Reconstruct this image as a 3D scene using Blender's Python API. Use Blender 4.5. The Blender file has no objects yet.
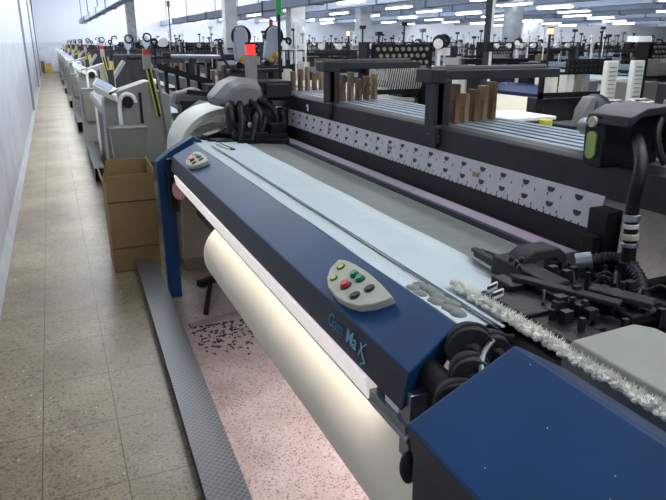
import bpy, bmesh, math, random
from mathutils import Vector, Matrix
random.seed(7)
R=random.Random(11)
PI=math.pi
col=bpy.context.scene.collection
# ---------------------------------------------------------------- camera geometry (survey of the place)
FPX=630.0; H=1.6
PT=math.atan(208/FPX); YW=math.atan(285/math.hypot(630,208))
CF=Vector((math.sin(YW)*math.cos(PT),math.cos(YW)*math.cos(PT),-math.sin(PT)))
CR=Vector((math.cos(YW),-math.sin(YW),0))
CU=Vector((math.sin(YW)*math.sin(PT),math.cos(YW)*math.sin(PT),math.cos(PT)))
C0=Vector((0,0,H))
def ray(x,y): return CF+CR*((x-333)/FPX)+CU*((250-y)/FPX)
def onplane(x,y,p,n):
    d=ray(x,y); n=Vector(n); t=(Vector(p)-C0).dot(n)/d.dot(n); return C0+d*t
def atZ(x,y,z): return onplane(x,y,(0,0,z),(0,0,1))
def atX(x,y,v): return onplane(x,y,(v,0,0),(1,0,0))
def atY(x,y,v): return onplane(x,y,(0,v,0),(0,1,0))
# ---------------------------------------------------------------- materials
def lin(c): return tuple(((v/255)/12.92 if v/255<=.04045 else ((v/255+.055)/1.055)**2.4) for v in c)+(1,)
MATS={}
def mat(name,rgb,rough=.5,metal=0,noise=.12,scale=6,bump=0,emit=0,spec=.5,ecol=None):
    m=bpy.data.materials.new(name); m.use_nodes=True; nt=m.node_tree; b=nt.nodes['Principled BSDF']
    c=lin(rgb)
    b.inputs['Roughness'].default_value=rough; b.inputs['Metallic'].default_value=metal
    b.inputs['Specular IOR Level'].default_value=spec
    tc=nt.nodes.new('ShaderNodeTexCoord'); nz=nt.nodes.new('ShaderNodeTexNoise'); nz.inputs['Scale'].default_value=scale
    nz.inputs['Detail'].default_value=6
    nt.links.new(tc.outputs['Object'],nz.inputs['Vector'])
    rp=nt.nodes.new('ShaderNodeValToRGB'); rp.color_ramp.elements[0].position=.3; rp.color_ramp.elements[1].position=.7
    rp.color_ramp.elements[0].color=tuple(v*(1-noise) for v in c[:3])+(1,)
    rp.color_ramp.elements[1].color=tuple(min(1,v*(1+noise)) for v in c[:3])+(1,)
    nt.links.new(nz.outputs['Fac'],rp.inputs['Fac']); nt.links.new(rp.outputs['Color'],b.inputs['Base Color'])
    if bump:
        bp=nt.nodes.new('ShaderNodeBump'); bp.inputs['Strength'].default_value=bump; bp.inputs['Distance'].default_value=.01
        n2=nt.nodes.new('ShaderNodeTexNoise'); n2.inputs['Scale'].default_value=scale*12
        nt.links.new(tc.outputs['Object'],n2.inputs['Vector']); nt.links.new(n2.outputs['Fac'],bp.inputs['Height']); nt.links.new(bp.outputs['Normal'],b.inputs['Normal'])
    if emit:
        b.inputs['Emission Color'].default_value=lin(ecol or rgb); b.inputs['Emission Strength'].default_value=emit
    MATS[name]=m; return m
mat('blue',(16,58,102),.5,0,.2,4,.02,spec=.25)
mat('bobbin_grey',(128,122,116),.7)
mat('mauve_dust',(190,178,180),.9,0,.1,20)
mat('dirt',(52,46,46),.9)
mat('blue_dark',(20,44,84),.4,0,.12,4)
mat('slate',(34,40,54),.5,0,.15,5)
mat('navy',(20,28,52),.5,0,.1,4)
mat('cream',(236,230,210),.75,0,.03,5)
mat('cloth',(190,202,206),.9,0,.04,8,.1)
mat('white_strip',(225,222,218),.4,0,.03,5)
mat('lamp_strip',(240,234,232),.4,0,0,5,0,.5,ecol=(255,244,240))
mat('grey_strip',(112,116,112),.6,0,.1,20)
mat('pink_lit_board',(176,158,176),.45,0,.05,10)  # pink lamp glow on the race board put into its base colour
mat('black',(17,17,20),.5,0,.3,12,.15,spec=.3)
mat('black_metal',(34,35,42),.5,.3,.25,8,.1)
mat('dusty_black',(40,40,44),.8,0,.45,14,.3)
mat('beam_black',(26,28,35),.6,0,.4,7,.1)
mat('plate_silver',(196,196,200),.5,0,.08,14)
mat('reed',(40,38,40),.7,0,.2,60)
mat('steel',(150,155,160),.35,.8,.1,10)
mat('alu',(122,136,150),.45,.1,.15,16)
mat('panel_grey',(142,143,138),.6,0,.06,5)
mat('hood_grey',(118,120,122),.55,0,.05,5)
mat('housing',(140,142,134),.6,0,.06,9,.05)
mat('cream_plastic',(216,218,208),.6,0,.05,6)
mat('control_grey',(176,178,162),.55,0,.03,8)
mat('yellow',(206,196,70),.5); mat('red',(190,36,40),.4); mat('green',(20,130,100),.4)
mat('button_black',(30,32,34),.5)
mat('brown_board',(122,92,62),.8,0,.2,10)
mat('tan_board',(150,130,98),.8,0,.2,10)
mat('card',(146,122,82),.85,0,.08,4)
mat('card_dark',(92,66,40),.85)
mat('pole_white',(214,216,220),.5); mat('white',(232,234,236),.5)
mat('feeder_grey',(158,170,184),.45,0,.08,8)
mat('gold',(196,160,70),.4,.3)
mat('badge_green',(150,176,98),.5)
mat('red_lamp',(235,50,48),.3,0,0,5,0,1.2,ecol=(255,50,50)); mat('green_lamp',(30,150,80),.35); mat('orange_lamp',(255,190,110),.3,0,0,5,0,4,ecol=(255,180,100))
mat('lettering_blue',(50,140,190),.5); mat('lettering_light',(120,180,215),.5)
mat('duct',(170,182,202),.5,.2,.08,2)
mat('duct_dark',(130,140,158),.6,.1,.08,2)
mat('tube',(250,252,255),.4,0,0,5,0,9,ecol=(245,250,255))
mat('clerestory',(235,244,255),.4,0,0,5,0,3.2,ecol=(238,245,255))
mat('ceiling_white',(206,214,228),.8,0,.04,1)
mat('yarn_white',(214,214,212),.9,0,.12,40)
mat('yellow_card',(196,176,90),.8); mat('wire_dark',(46,48,56),.6)
mat('screen_blue',(150,166,186),.3)
mat('fluff',(232,232,222),.95,0,.1,30)
mat('brown_panel',(120,112,104),.8)
mat('pinkish',(176,128,128),.9,0,.2,10)
# woven cloth with fine ribs
def tile_floor():
    m=bpy.data.materials.new('terrazzo'); m.use_nodes=True; nt=m.node_tree; b=nt.nodes['Principled BSDF']; L=nt.links.new
    N=nt.nodes.new
    tc=N('ShaderNodeTexCoord')
    mp=N('ShaderNodeMapping'); mp.inputs['Location'].default_value=(.228,.57,0); L(tc.outputs['Object'],mp.inputs['Vector'])
    br=N('ShaderNodeTexBrick'); br.offset=0; br.inputs['Scale'].default_value=1; br.inputs['Brick Width'].default_value=.304; br.inputs['Row Height'].default_value=.456
    br.inputs['Mortar Size'].default_value=.0026; br.inputs['Mortar Smooth'].default_value=.35
    br.inputs['Color1'].default_value=(0,0,0,1); br.inputs['Color2'].default_value=(1,1,1,1); br.inputs['Mortar'].default_value=(.5,.5,.5,1)
    L(mp.outputs['Vector'],br.inputs['Vector'])
    # base colours: broad patches
    n1=N('ShaderNodeTexNoise'); n1.inputs['Scale'].default_value=1.3; n1.inputs['Detail'].default_value=8; n1.inputs['Roughness'].default_value=.65
    L(tc.outputs['Object'],n1.inputs['Vector'])
    r1=N('ShaderNodeValToRGB'); r1.color_ramp.elements[0].position=.32; r1.color_ramp.elements[1].position=.68
    r1.color_ramp.elements[0].color=lin((124,108,80)); r1.color_ramp.elements[1].color=lin((178,163,134)); L(n1.outputs['Fac'],r1.inputs['Fac'])
    # terrazzo chips
    v=N('ShaderNodeTexVoronoi'); v.inputs['Scale'].default_value=70; L(tc.outputs['Object'],v.inputs['Vector'])
    n2=N('ShaderNodeTexNoise'); n2.inputs['Scale'].default_value=95; n2.inputs['Detail'].default_value=3; L(tc.outputs['Object'],n2.inputs['Vector'])
    r2=N('ShaderNodeValToRGB'); r2.color_ramp.elements[0].position=.36; r2.color_ramp.elements[1].position=.5
    r2.color_ramp.elements[0].color=(.36,.33,.30,1); r2.color_ramp.elements[1].color=(1,1,1,1); L(n2.outputs['Fac'],r2.inputs['Fac'])
    sep=N('ShaderNodeSeparateColor'); L(v.outputs['Color'],sep.inputs['Color'])
    r3=N('ShaderNodeValToRGB'); r3.color_ramp.interpolation='CONSTANT'
    r3.color_ramp.elements[0].position=0; r3.color_ramp.elements[0].color=(.5,.46,.4,1)
    r3.color_ramp.elements[1].position=.12; r3.color_ramp.elements[1].color=(1,1,1,1)
    e=r3.color_ramp.elements.new(.93); e.color=(1.22,1.22,1.2,1)
    L(sep.outputs['Red'],r3.inputs['Fac'])
    def mul(a,b_,f=1):
        x=N('ShaderNodeMix'); x.data_type='RGBA'; x.blend_type='MULTIPLY'; x.inputs['Factor'].default_value=f
        L(a,x.inputs['A']); L(b_,x.inputs['B']); return x.outputs['Result']
    n4=N('ShaderNodeTexNoise'); n4.inputs['Scale'].default_value=260; n4.inputs['Detail'].default_value=2; L(tc.outputs['Object'],n4.inputs['Vector'])
    r5=N('ShaderNodeValToRGB'); r5.color_ramp.elements[0].position=.35; r5.color_ramp.elements[1].position=.62; r5.color_ramp.elements[0].color=(.66,.64,.6,1); r5.color_ramp.elements[1].color=(1.12,1.12,1.1,1); L(n4.outputs['Fac'],r5.inputs['Fac'])
    c=mul(r1.outputs['Color'],r2.outputs['Color'],.75); c=mul(c,r5.outputs['Color'],.9); c=mul(c,r3.outputs['Color'],.8)
    # worn pale dust / dark stains
    n3=N('ShaderNodeTexNoise'); n3.inputs['Scale'].default_value=3.2; n3.inputs['Detail'].default_value=9; n3.inputs['Roughness'].default_value=.75; L(tc.outputs['Object'],n3.inputs['Vector'])
    r4=N('ShaderNodeValToRGB'); r4.color_ramp.elements[0].position=.3; r4.color_ramp.elements[1].position=.46
    r4.color_ramp.elements[0].color=(.5,.48,.46,1); r4.color_ramp.elements[1].color=(1,1,1,1); L(n3.outputs['Fac'],r4.inputs['Fac'])
    c=mul(c,r4.outputs['Color'],.8)
    # grout
    g=N('ShaderNodeMix'); g.data_type='RGBA'; L(br.outputs['Fac'],g.inputs['Factor']); L(c,g.inputs['A']); g.inputs['B'].default_value=lin((62,52,42))
    L(g.outputs['Result'],b.inputs['Base Color'])
    rr=N('ShaderNodeMapRange'); rr.inputs['To Min'].default_value=.28; rr.inputs['To Max'].default_value=.55; L(n3.outputs['Fac'],rr.inputs['Value']); L(rr.outputs['Result'],b.inputs['Roughness'])
    MATS['floor']=m
tile_floor()
def dust_mat():
    m=bpy.data.materials.new('lint_dust'); m.use_nodes=True; nt=m.node_tree; b=nt.nodes['Principled BSDF']; L=nt.links.new; N=nt.nodes.new
    tc=N('ShaderNodeTexCoord'); a=N('ShaderNodeTexNoise'); a.inputs['Scale'].default_value=110; a.inputs['Detail'].default_value=4; L(tc.outputs['Object'],a.inputs['Vector'])
    r=N('ShaderNodeValToRGB'); r.color_ramp.elements[0].position=.33; r.color_ramp.elements[1].position=.48; r.color_ramp.elements[0].color=lin((118,104,98)); r.color_ramp.elements[1].color=lin((182,170,166)); L(a.outputs['Fac'],r.inputs['Fac'])
    c=N('ShaderNodeTexNoise'); c.inputs['Scale'].default_value=4; c.inputs['Detail'].default_value=7; L(tc.outputs['Object'],c.inputs['Vector'])
    r2=N('ShaderNodeValToRGB'); r2.color_ramp.elements[0].position=.3; r2.color_ramp.elements[1].position=.65; r2.color_ramp.elements[0].color=(.72,.68,.66,1); r2.color_ramp.elements[1].color=(1,1,1,1); L(c.outputs['Fac'],r2.inputs['Fac'])
    x=N('ShaderNodeMix'); x.data_type='RGBA'; x.blend_type='MULTIPLY'; x.inputs['Factor'].default_value=1; L(r.outputs['Color'],x.inputs['A']); L(r2.outputs['Color'],x.inputs['B']); L(x.outputs['Result'],b.inputs['Base Color']); b.inputs['Roughness'].default_value=.9
    MATS['dust']=m
dust_mat()
def wall_mat():
    m=bpy.data.materials.new('painted_wall'); m.use_nodes=True; nt=m.node_tree; b=nt.nodes['Principled BSDF']; L=nt.links.new; N=nt.nodes.new
    g=N('ShaderNodeNewGeometry'); s=N('ShaderNodeSeparateXYZ'); L(g.outputs['Position'],s.inputs['Vector'])
    gt=N('ShaderNodeMath'); gt.operation='GREATER_THAN'; gt.inputs[1].default_value=1.59; L(s.outputs['Z'],gt.inputs[0])
    gt2=N('ShaderNodeMath'); gt2.operation='GREATER_THAN'; gt2.inputs[1].default_value=1.625; L(s.outputs['Z'],gt2.inputs[0])
    nz=N('ShaderNodeTexNoise'); nz.inputs['Scale'].default_value=2.2; nz.inputs['Detail'].default_value=8; nz.inputs['Roughness'].default_value=.7; L(g.outputs['Position'],nz.inputs['Vector'])
    r=N('ShaderNodeValToRGB'); r.color_ramp.elements[0].position=.3; r.color_ramp.elements[1].position=.6; r.color_ramp.elements[0].color=lin((194,197,210)); r.color_ramp.elements[1].color=lin((218,221,232)); L(nz.outputs['Fac'],r.inputs['Fac'])
    x=N('ShaderNodeMix'); x.data_type='RGBA'; L(gt.outputs[0],x.inputs['Factor']); L(r.outputs['Color'],x.inputs['A']); x.inputs['B'].default_value=lin((232,234,242))
    y=N('ShaderNodeMix'); y.data_type='RGBA'; L(gt2.outputs[0],y.inputs['Factor']); L(x.outputs['Result'],y.inputs['A']); y.inputs['B'].default_value=lin((224,228,240))
    L(y.outputs['Result'],b.inputs['Base Color']); b.inputs['Roughness'].default_value=.45; MATS['wall']=m
wall_mat()
def checker_mat():
    m=bpy.data.materials.new('checker_plate'); m.use_nodes=True; nt=m.node_tree; b=nt.nodes['Principled BSDF']; L=nt.links.new; N=nt.nodes.new
    tc=N('ShaderNodeTexCoord'); mp=N('ShaderNodeMapping'); mp.inputs['Rotation'].default_value=(0,0,PI/4); mp.inputs['Scale'].default_value=(1,1,1); L(tc.outputs['Object'],mp.inputs['Vector'])
    br=N('ShaderNodeTexBrick'); br.offset=0; br.inputs['Scale'].default_value=1; br.inputs['Brick Width'].default_value=.019; br.inputs['Row Height'].default_value=.019; br.inputs['Mortar Size'].default_value=.0024; br.inputs['Mortar Smooth'].default_value=.6
    L(mp.outputs['Vector'],br.inputs['Vector'])
    x=N('ShaderNodeMix'); x.data_type='RGBA'; L(br.outputs['Fac'],x.inputs['Factor']); x.inputs['A'].default_value=lin((88,91,96)); x.inputs['B'].default_value=lin((134,138,143))
    L(x.outputs['Result'],b.inputs['Base Color']); b.inputs['Metallic'].default_value=.35; b.inputs['Roughness'].default_value=.42
    bp=N('ShaderNodeBump'); bp.inputs['Strength'].default_value=.7; bp.inputs['Distance'].default_value=.002; L(br.outputs['Fac'],bp.inputs['Height']); L(bp.outputs['Normal'],b.inputs['Normal'])
    MATS['checker']=m
checker_mat()
# ---------------------------------------------------------------- mesh builder
class MB:
    def __init__(s): s.v=[]; s.f=[]; s.mi=[]; s.cur=0; s.ch=[]
    def add(s,vs,fs):
        s.ch.append((len(s.v),len(s.f))); o=len(s.v); s.v+= [tuple(v) for v in vs]; s.f+=[tuple(i+o for i in f) for f in fs]; s.mi+=[s.cur]*len(fs); return s
    def use(s,i): s.cur=i; return s
    def box(s,x0,x1,y0,y1,z0,z1):
        return s.add([(x0,y0,z0),(x1,y0,z0),(x1,y1,z0),(x0,y1,z0),(x0,y0,z1),(x1,y0,z1),(x1,y1,z1),(x0,y1,z1)],
                     [(0,3,2,1),(4,5,6,7),(0,1,5,4),(1,2,6,5),(2,3,7,6),(3,0,4,7)])
    def obox(s,p,q,w,h,up=(0,0,1)):
        p=Vector(p);q=Vector(q);d=(q-p).normalized();u=Vector(up)
        if abs(d.dot(u))>.98:u=Vector((0,1,0))
        a=d.cross(u).normalized();b=a.cross(d).normalized()
        vs=[c+a*sx*w/2+b*sz*h/2 for c in (p,q) for sx,sz in((-1,-1),(1,-1),(1,1),(-1,1))]
        return s.add(vs,[(0,1,2,3),(7,6,5,4),(0,4,5,1),(1,5,6,2),(2,6,7,3),(3,7,4,0)])
    def prism(s,poly,axis,a,b):
        # poly: 2D pts in the other two axes (order x,y,z minus axis), extruded a..b
        def P(u,v,t): return {'x':(t,u,v),'y':(u,t,v),'z':(u,v,t)}[axis]
        n=len(poly); vs=[P(u,v,a) for u,v in poly]+[P(u,v,b) for u,v in poly]
        return s.add(vs,[tuple(range(n))[::-1],tuple(range(n,2*n))]+[(i,(i+1)%n,n+(i+1)%n,n+i) for i in range(n)])
    def loft(s,A,B,caps=True):
        n=len(A); fs=[(i,(i+1)%n,n+(i+1)%n,n+i) for i in range(n)]
        if caps: fs+=[tuple(range(n))[::-1],tuple(range(n,2*n))]
        return s.add(list(A)+list(B),fs)
    def cyl(s,p,q,r,r2=None,n=16):
        p=Vector(p);q=Vector(q);r2=r if r2 is None else r2;d=(q-p).normalized()
        a=d.orthogonal().normalized();b=d.cross(a)
        A=[p+(a*math.cos(2*PI*i/n)+b*math.sin(2*PI*i/n))*r for i in range(n)]
        B=[q+(a*math.cos(2*PI*i/n)+b*math.sin(2*PI*i/n))*r2 for i in range(n)]
        return s.loft(A,B)
    def tube(s,pts,r,n=8,rib=0):
        pts=[Vector(p) for p in pts]; 
        # catmull-rom smoothing
        if len(pts)>2:
            P=[pts[0]*2-pts[1]]+pts+[pts[-1]*2-pts[-2]]; out=[]
            K=max(3,int(24/len(pts))) if not rib else 14
            for i in range(1,len(P)-2):
                for k in range(K):
                    t=k/K; a,b,c,d=P[i-1:i+3]
                    out.append(.5*((2*b)+(c-a)*t+(2*a-5*b+4*c-d)*t*t+(3*b-a-3*c+d)*t**3))
            out.append(pts[-1]); pts=out
        rings=[];a=None
        for i,p in enumerate(pts):
            d=(pts[min(i+1,len(pts)-1)]-pts[max(i-1,0)]).normalized()
            if a is None:a=d.orthogonal().normalized()
            a=(a-d*a.dot(d)).normalized();b=d.cross(a)
            rr=r*(1+(rib if i%2 else 0))
            rings.append([p+(a*math.cos(2*PI*k/n)+b*math.sin(2*PI*k/n))*rr for k in range(n)])
        vs=[v for g in rings for v in g];fs=[]
        for j in range(len(rings)-1):
            for k in range(n): fs.append((j*n+k,j*n+(k+1)%n,(j+1)*n+(k+1)%n,(j+1)*n+k))
        fs+=[tuple(range(n))[::-1],tuple(range(len(vs)-n,len(vs)))]
        return s.add(vs,fs)
    def torus(s,c,ax,R_,r,n=24,m=8):
        c=Vector(c);ax=Vector(ax).normalized();a=ax.orthogonal().normalized();b=ax.cross(a);vs=[];fs=[]
        for i in range(n):
            t=2*PI*i/n;e=a*math.cos(t)+b*math.sin(t)
            for j in range(m):
                u=2*PI*j/m;vs.append(c+e*(R_+r*math.cos(u))+ax*r*math.sin(u))
        for i in range(n):
            for j in range(m): fs.append((i*m+j,((i+1)%n)*m+j,((i+1)%n)*m+(j+1)%m,i*m+(j+1)%m))
        return s.add(vs,fs)
    def ball(s,c,rx,ry,rz,n=14,m=9,zmin=-1):
        vs=[];fs=[]
        for j in range(m+1):
            ph=-PI/2+PI*j/m
            for i in range(n):
                t=2*PI*i/n; z=max(zmin,math.sin(ph)); vs.append((c[0]+rx*math.cos(ph)*math.cos(t),c[1]+ry*math.cos(ph)*math.sin(t),c[2]+rz*z))
        for j in range(m):
            for i in range(n): fs.append((j*n+i,j*n+(i+1)%n,(j+1)*n+(i+1)%n,(j+1)*n+i))
        return s.add(vs,fs)
    def build(s,name,mats,parent=None,bevel=0,smooth=False):
        me=bpy.data.meshes.new(name); off=Vector((0,0,0))
        me.from_pydata([Vector(v)-off for v in s.v],[],s.f)
        if isinstance(mats,str): mats=[mats]
        for m in mats: me.materials.append(MATS[m])
        me.polygons.foreach_set('material_index',s.mi)
        bm=bmesh.new(); bm.from_mesh(me); bmesh.ops.remove_doubles(bm,verts=bm.verts,dist=1e-6); bmesh.ops.recalc_face_normals(bm,faces=bm.faces); bm.to_mesh(me); bm.free()
        if smooth:
            me.polygons.foreach_set('use_smooth',[True]*len(me.polygons)); me.set_sharp_from_angle(angle=.7)
        o=bpy.data.objects.new(name,me); col.objects.link(o)
        if parent: o.parent=parent
        if bevel:
            b=o.modifiers.new('bevel','BEVEL'); b.width=bevel; b.segments=2; b.limit_method='ANGLE'; b.angle_limit=.6
        return o
def each(mb,name,mats,parent,bevel=0,smooth=False,n=1,inv=None):
    ch=mb.ch; out=[]
    for i in range(0,len(ch),n):
        a=ch[i]; b=ch[i+n] if i+n<len(ch) else (len(mb.v),len(mb.f))
        q=MB(); q.v=mb.v[a[0]:b[0]]; q.f=[tuple(k-a[0] for k in f) for f in mb.f[a[1]:b[1]]]; q.mi=mb.mi[a[1]:b[1]]
        o=q.build(name,mats,parent,bevel,smooth); out.append(o)
        if inv is not None: o.matrix_parent_inverse=inv
    return out
def tag(o,label=None,cat=None,group=None,kind=None):
    if label:o['label']=label
    if cat:o['category']=cat
    if group:o['group']=group
    if kind:o['kind']=kind
    return o
def empty(name,loc,label,cat,group=None):
    o=bpy.data.objects.new(name,None); o.empty_display_size=.1; col.objects.link(o); o.location=loc; return tag(o,label,cat,group)
def lab(o,t): o['label']=t; return o
def rebase(o,loc):
    # move a top level mesh's origin to its base
    loc=Vector(loc); o.data.transform(Matrix.Translation(-loc)); o.location=loc; return o
def copy_tree(o,parent=None):
    c=o.copy(); col.objects.link(c)
    if parent: c.parent=parent
    for ch in list(o.children): copy_tree(ch,c)
    return c
def struct(o): o['kind']='structure'; return o
# ================================================================ SETTING
WX=-.51; FY=40.5; RX=62; BY=-5; CZ=4.3
struct(MB().box(WX-.1,RX,BY,FY+.1,-.1,0).build('floor','floor'))
struct(MB().box(WX-.2,WX,BY,FY+.1,0,CZ).build('wall_left','wall'))
struct(MB().box(WX,RX,FY,FY+.2,0,CZ).build('wall_far','wall'))
struct(MB().box(RX,RX+.2,BY,FY,0,CZ).build('wall_right','wall'))
m=MB(); m.box(WX,RX,BY,FY,CZ,CZ+.15); struct(m.build('ceiling','ceiling_white'))
# curb of paler cement along the wall foot
b=struct(MB().prism([(WX,0),(WX+.035,0),(WX+.02,.05),(WX,.1)],'y',BY,FY).build('baseboard_left','wall'))
# pilaster strips on the left wall
for i,y in enumerate((16.6,25,33)):
    struct(MB().box(WX,WX+.04,y-.22,y+.0,.1,CZ).build('trim_%d'%(i+1),'duct_dark'))
# columns
k=0
def column(x,y,r,l,top=CZ):
    o=MB().box(x-r,x+r,y-r,y+r,0,top).build('column','pole_white'); rebase(o,(x,y,0)); tag(o,l,'column','white hall columns')
column(3.62,14,.13,'white square column just left of the two grey weft feeders')
column(3.4,30,.18,'white square column above the distant looms, left of the other columns')
column(7.3,20,.24,'white square column right of the green topped signal pole')
column(12.1,25,.25,'white square column in the middle distance, left of the leaning steel post')
column(14.2,18,.22,'white square column right of the leaning steel post')
column(25,30,.3,'white square column far off between the hanging lamp rows')
# ducts running the length of the hall
for i,(x,z,s,y0,y1) in enumerate([(1.75,2.6,.26,6,38),(6.4,2.65,.36,2,FY)]+[(x_,2.85,.32,max(2,x_*.55),FY) for x_ in (9.8,12.2,14.6,17.2,20,23.2,27,31.5,37,44)]):
    m=MB(); m.box(x-s/2,x+s/2,y0,y1,z-s*.35,z+s*.35)
    r=tag(empty('air_duct',(x,(y0+y1)/2,z-s*.35),['long grey blue air duct over the aisle looms, nearest the wall','long grey blue air duct, second from the wall, passing behind the feeders'][i] if i<2 else 'grey blue air duct crossing the far hall, %s from the left wall'%['third','fourth','fifth','sixth','seventh','eighth','ninth','tenth','eleventh','twelfth'][i-2],'duct'),group='air ducts under the ceiling')
    d=m.build('duct_body','duct'); d.parent=r; d.matrix_parent_inverse=Matrix.Translation(-Vector(r.location))
    m=MB()
    for y in range(int(y0)+2,int(y1),4): m.box(x-s/2-.03,x+s/2+.03,y-.04,y+.04,z-s*.35-.03,z+s*.35+.03)
    each(m,'duct_joint','duct_dark',r,inv=Matrix.Translation(-Vector(r.location)))
    m=MB()
    for y in range(int(y0)+1,int(y1),6): m.cyl((x,y,z),(x,y,CZ),.015,n=6)
    each(m,'hanger_rod','wire_dark',r,inv=Matrix.Translation(-Vector(r.location)))
# hanging lamps : fixture with two tubes (prototype at origin, length along Y)
fx=empty('hanging_lamp',(0,0,0),'x','lamp','fluorescent lamps hanging in rows')
MB().prism([(-.13,.0),(.13,.0),(.06,.07),(-.06,.07)],'y',-.8,.8).build('lamp_housing','white',fx)
for sx in(-.06,.06): MB().cyl((sx,-.76,-.02),(sx,.76,-.02),.03,n=8).build('lamp_tube','tube',fx)
mm=MB()
for sy in(-.6,.6): mm.cyl((0,sy,.07),(0,sy,1.3 if False else .8),.006,n=5)
mm.build('hanger_rod','wire_dark',fx)
first=True
rows=[(x_,2.72,range(int(x_*.75)+2,40,5)) for x_ in (8.3,11,13.4,15.9,18.6,21.6,25,29,34)]+[(1.0,3.5,(-2,1,4)),(4.4,3.3,(1,5,9))]
ordn=['first','second','third','fourth','fifth','sixth','seventh','eighth','ninth','tenth']
for ri,(x,z,ys) in enumerate(rows):
    for yi,y in enumerate(ys):
        o=fx if first else copy_tree(fx); first=False
        o.location=(x,y,z); 
        if ri<9: tag(o,'white tube lamp, %s row of the far hall, %s from the near end'%(ordn[ri],ordn[yi]),'lamp','fluorescent lamps hanging in rows')
        else: tag(o,'white tube lamp above the near looms, %s row, %s lamp'%(ordn[ri-9],ordn[yi]),'lamp','fluorescent lamps hanging in rows')
# light given by the lamps, plus added fills for aisle, far wall and ceiling
def area(name,loc,sx,sy,power,rot=(0,0,0),c=(.93,.97,1)):
    l=bpy.data.lights.new(name,'AREA'); l.shape='RECTANGLE'; l.size=sx; l.size_y=sy; l.energy=power; l.color=c
    o=bpy.data.objects.new(name,l); o.location=loc; o.rotation_euler=rot; col.objects.link(o); return o
area('tube_and_fill_light',(1.9,-.2,3.3),.3,5,58)
area('tube_and_fill_light',(3.4,5,3.25),.3,9,150)
area('tube_and_fill_light',(.9,12,3.4),.5,12,340)  # fill added over the aisle to brighten floor and left wall, no fixture here
area('tube_and_fill_light',(.6,25,3.4),.5,14,340)  # second added aisle fill, farther down, also without a fixture
area('tube_and_fill_light',(.8,36,3.2),1.0,6,110,(math.radians(50),0,0))  # added fill tilted to brighten the far wall at the aisle end
area('added_uplight',(14,24,2.95),9,26,420,(PI,0,0),(.80,.88,1))  # uplight panel added to brighten ceiling and ducts
area('added_uplight',(30,28,2.95),16,20,520,(PI,0,0),(.80,.88,1))  # second added uplight panel, for the farther ceiling
area('tube_and_fill_light',(8.3,16,3.3),.3,20,420)
area('tube_and_fill_light',(14.8,24,3.3),.3,26,620)
area('tube_and_fill_light',(24,26,3.3),.3,26,620)
area('tube_and_fill_light',(34,26,3.3),.3,26,620)
area('tube_and_fill_light',(9,36.5,3.2),14,1.0,480,(math.radians(60),0,0))  # added fill aimed at the far wall, left part, no fixture
area('tube_and_fill_light',(34,36.5,3.2),22,1.0,260,(math.radians(60),0,0))  # same added wall fill for the right part
# ================================================================ MAIN LOOM
loom=empty('weaving_loom',(.9,2.4,0),'blue covered weaving loom in the foreground with white cloth on it','loom')
def P(mb,name,mats,bevel=0,smooth=False,parent=None):
    o=mb.build(name,mats,None,bevel,smooth); o.parent=parent or loom
    if parent is None: o.matrix_parent_inverse=Matrix.Translation(-Vector(loom.location))
    return o
FZ=1.0
A0=(.60,1.012,.95);A1=(.74,1.05,1.02)
# long front cover: profile [front-top, back-top, back-bottom, front-bottom]
def prof(y,dy=0): return [(.60,y,.95),(.74,y+dy,1.02),(.755,y+dy,.985),(.70,y+dy,.90),(.585,y,.862)]
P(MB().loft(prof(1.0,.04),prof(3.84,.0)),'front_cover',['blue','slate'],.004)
# control panels
pn=Vector((-.07,0,.14)).normalized()
base=Vector((.60,1,.95)); top=base+pn*.022
outl=[(338.5,259),(345,259.5),(356,264.5),(368,272),(381,283.5),(392.5,296.5),(385,300),(372,304),(358,305.5),(345,302),(335,296),(328,287),(326.5,278),(330,268)]
def control(dy):
    T=[onplane(x,y,top,pn)+Vector((0,dy,0)) for x,y in outl]; B=[t-pn*.0225 for t in T]
    cp=P(MB().loft(B,T),'control_panel','control_grey',.003); lab(cp,'grey control panel with coloured buttons, %s end of the blue cover'%('near' if dy==0 else 'far'))
    for (x,y,mt,r,h) in [(341,267,'yellow',.0095,.004),(334,278.5,'yellow',.008,.005),(346,286,'red',.0125,.014),(354.7,275.3,'green',.0105,.012),(360.5,279.5,'green',.0105,.012),(355,295.7,'button_black',.0115,.006),(369.6,288.8,'button_black',.0115,.006)]:
        p=onplane(x,y,top,pn)+Vector((0,dy,0))
        m=MB().cyl(p-pn*.002,p+pn*.003,r*1.3,n=20); m.use(1).cyl(p,p+pn*h,r,r*.9,n=20)
        o=P(m,'push_button',['button_black',mt],smooth=True,parent=cp); o.matrix_parent_inverse=cp.matrix_parent_inverse.copy() if False else Matrix()
        lab(o,mt.replace('button_','')+' push button')
    return cp
cp1=control(0)
cfar=onplane(194,160,top,pn); cnear=onplane(352,284,top,pn)
cp2=control((cfar-cnear).y)
# lettering on the front face
def text(s,loc,size,mt,parent,bold=0,shear=0):
    cu=bpy.data.curves.new('lettering','FONT'); cu.body=s; cu.size=size; cu.extrude=.0008; cu.offset=bold; cu.shear=shear
    t=bpy.data.objects.new('t',cu); col.objects.link(t); bpy.context.view_layer.update()
    me=bpy.data.meshes.new_from_object(t.evaluated_get(bpy.context.evaluated_depsgraph_get())); bpy.data.objects.remove(t)
    me.materials.clear(); me.materials.append(MATS[mt]); o=bpy.data.objects.new('lettering',me); col.objects.link(o)
    n=Vector((-.088,0,.015)).normalized(); xx=Vector((0,-1,0)); nn=Vector((-.985,0,.168)).normalized(); yy=nn.cross(xx).normalized()
    o.data.transform(Matrix(((xx.x,yy.x,nn.x,loc[0]),(xx.y,yy.y,nn.y,loc[1]),(xx.z,yy.z,nn.z,loc[2]),(0,0,0,1))))
    o.parent=parent; return o
cov=[c for c in loom.children if c.name=='front_cover'][0]
def face_pt(y,v): # v 0 bottom .. 1 top of the front face
    return (.585+.015*v-.0035,y,.862+.088*v)
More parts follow.
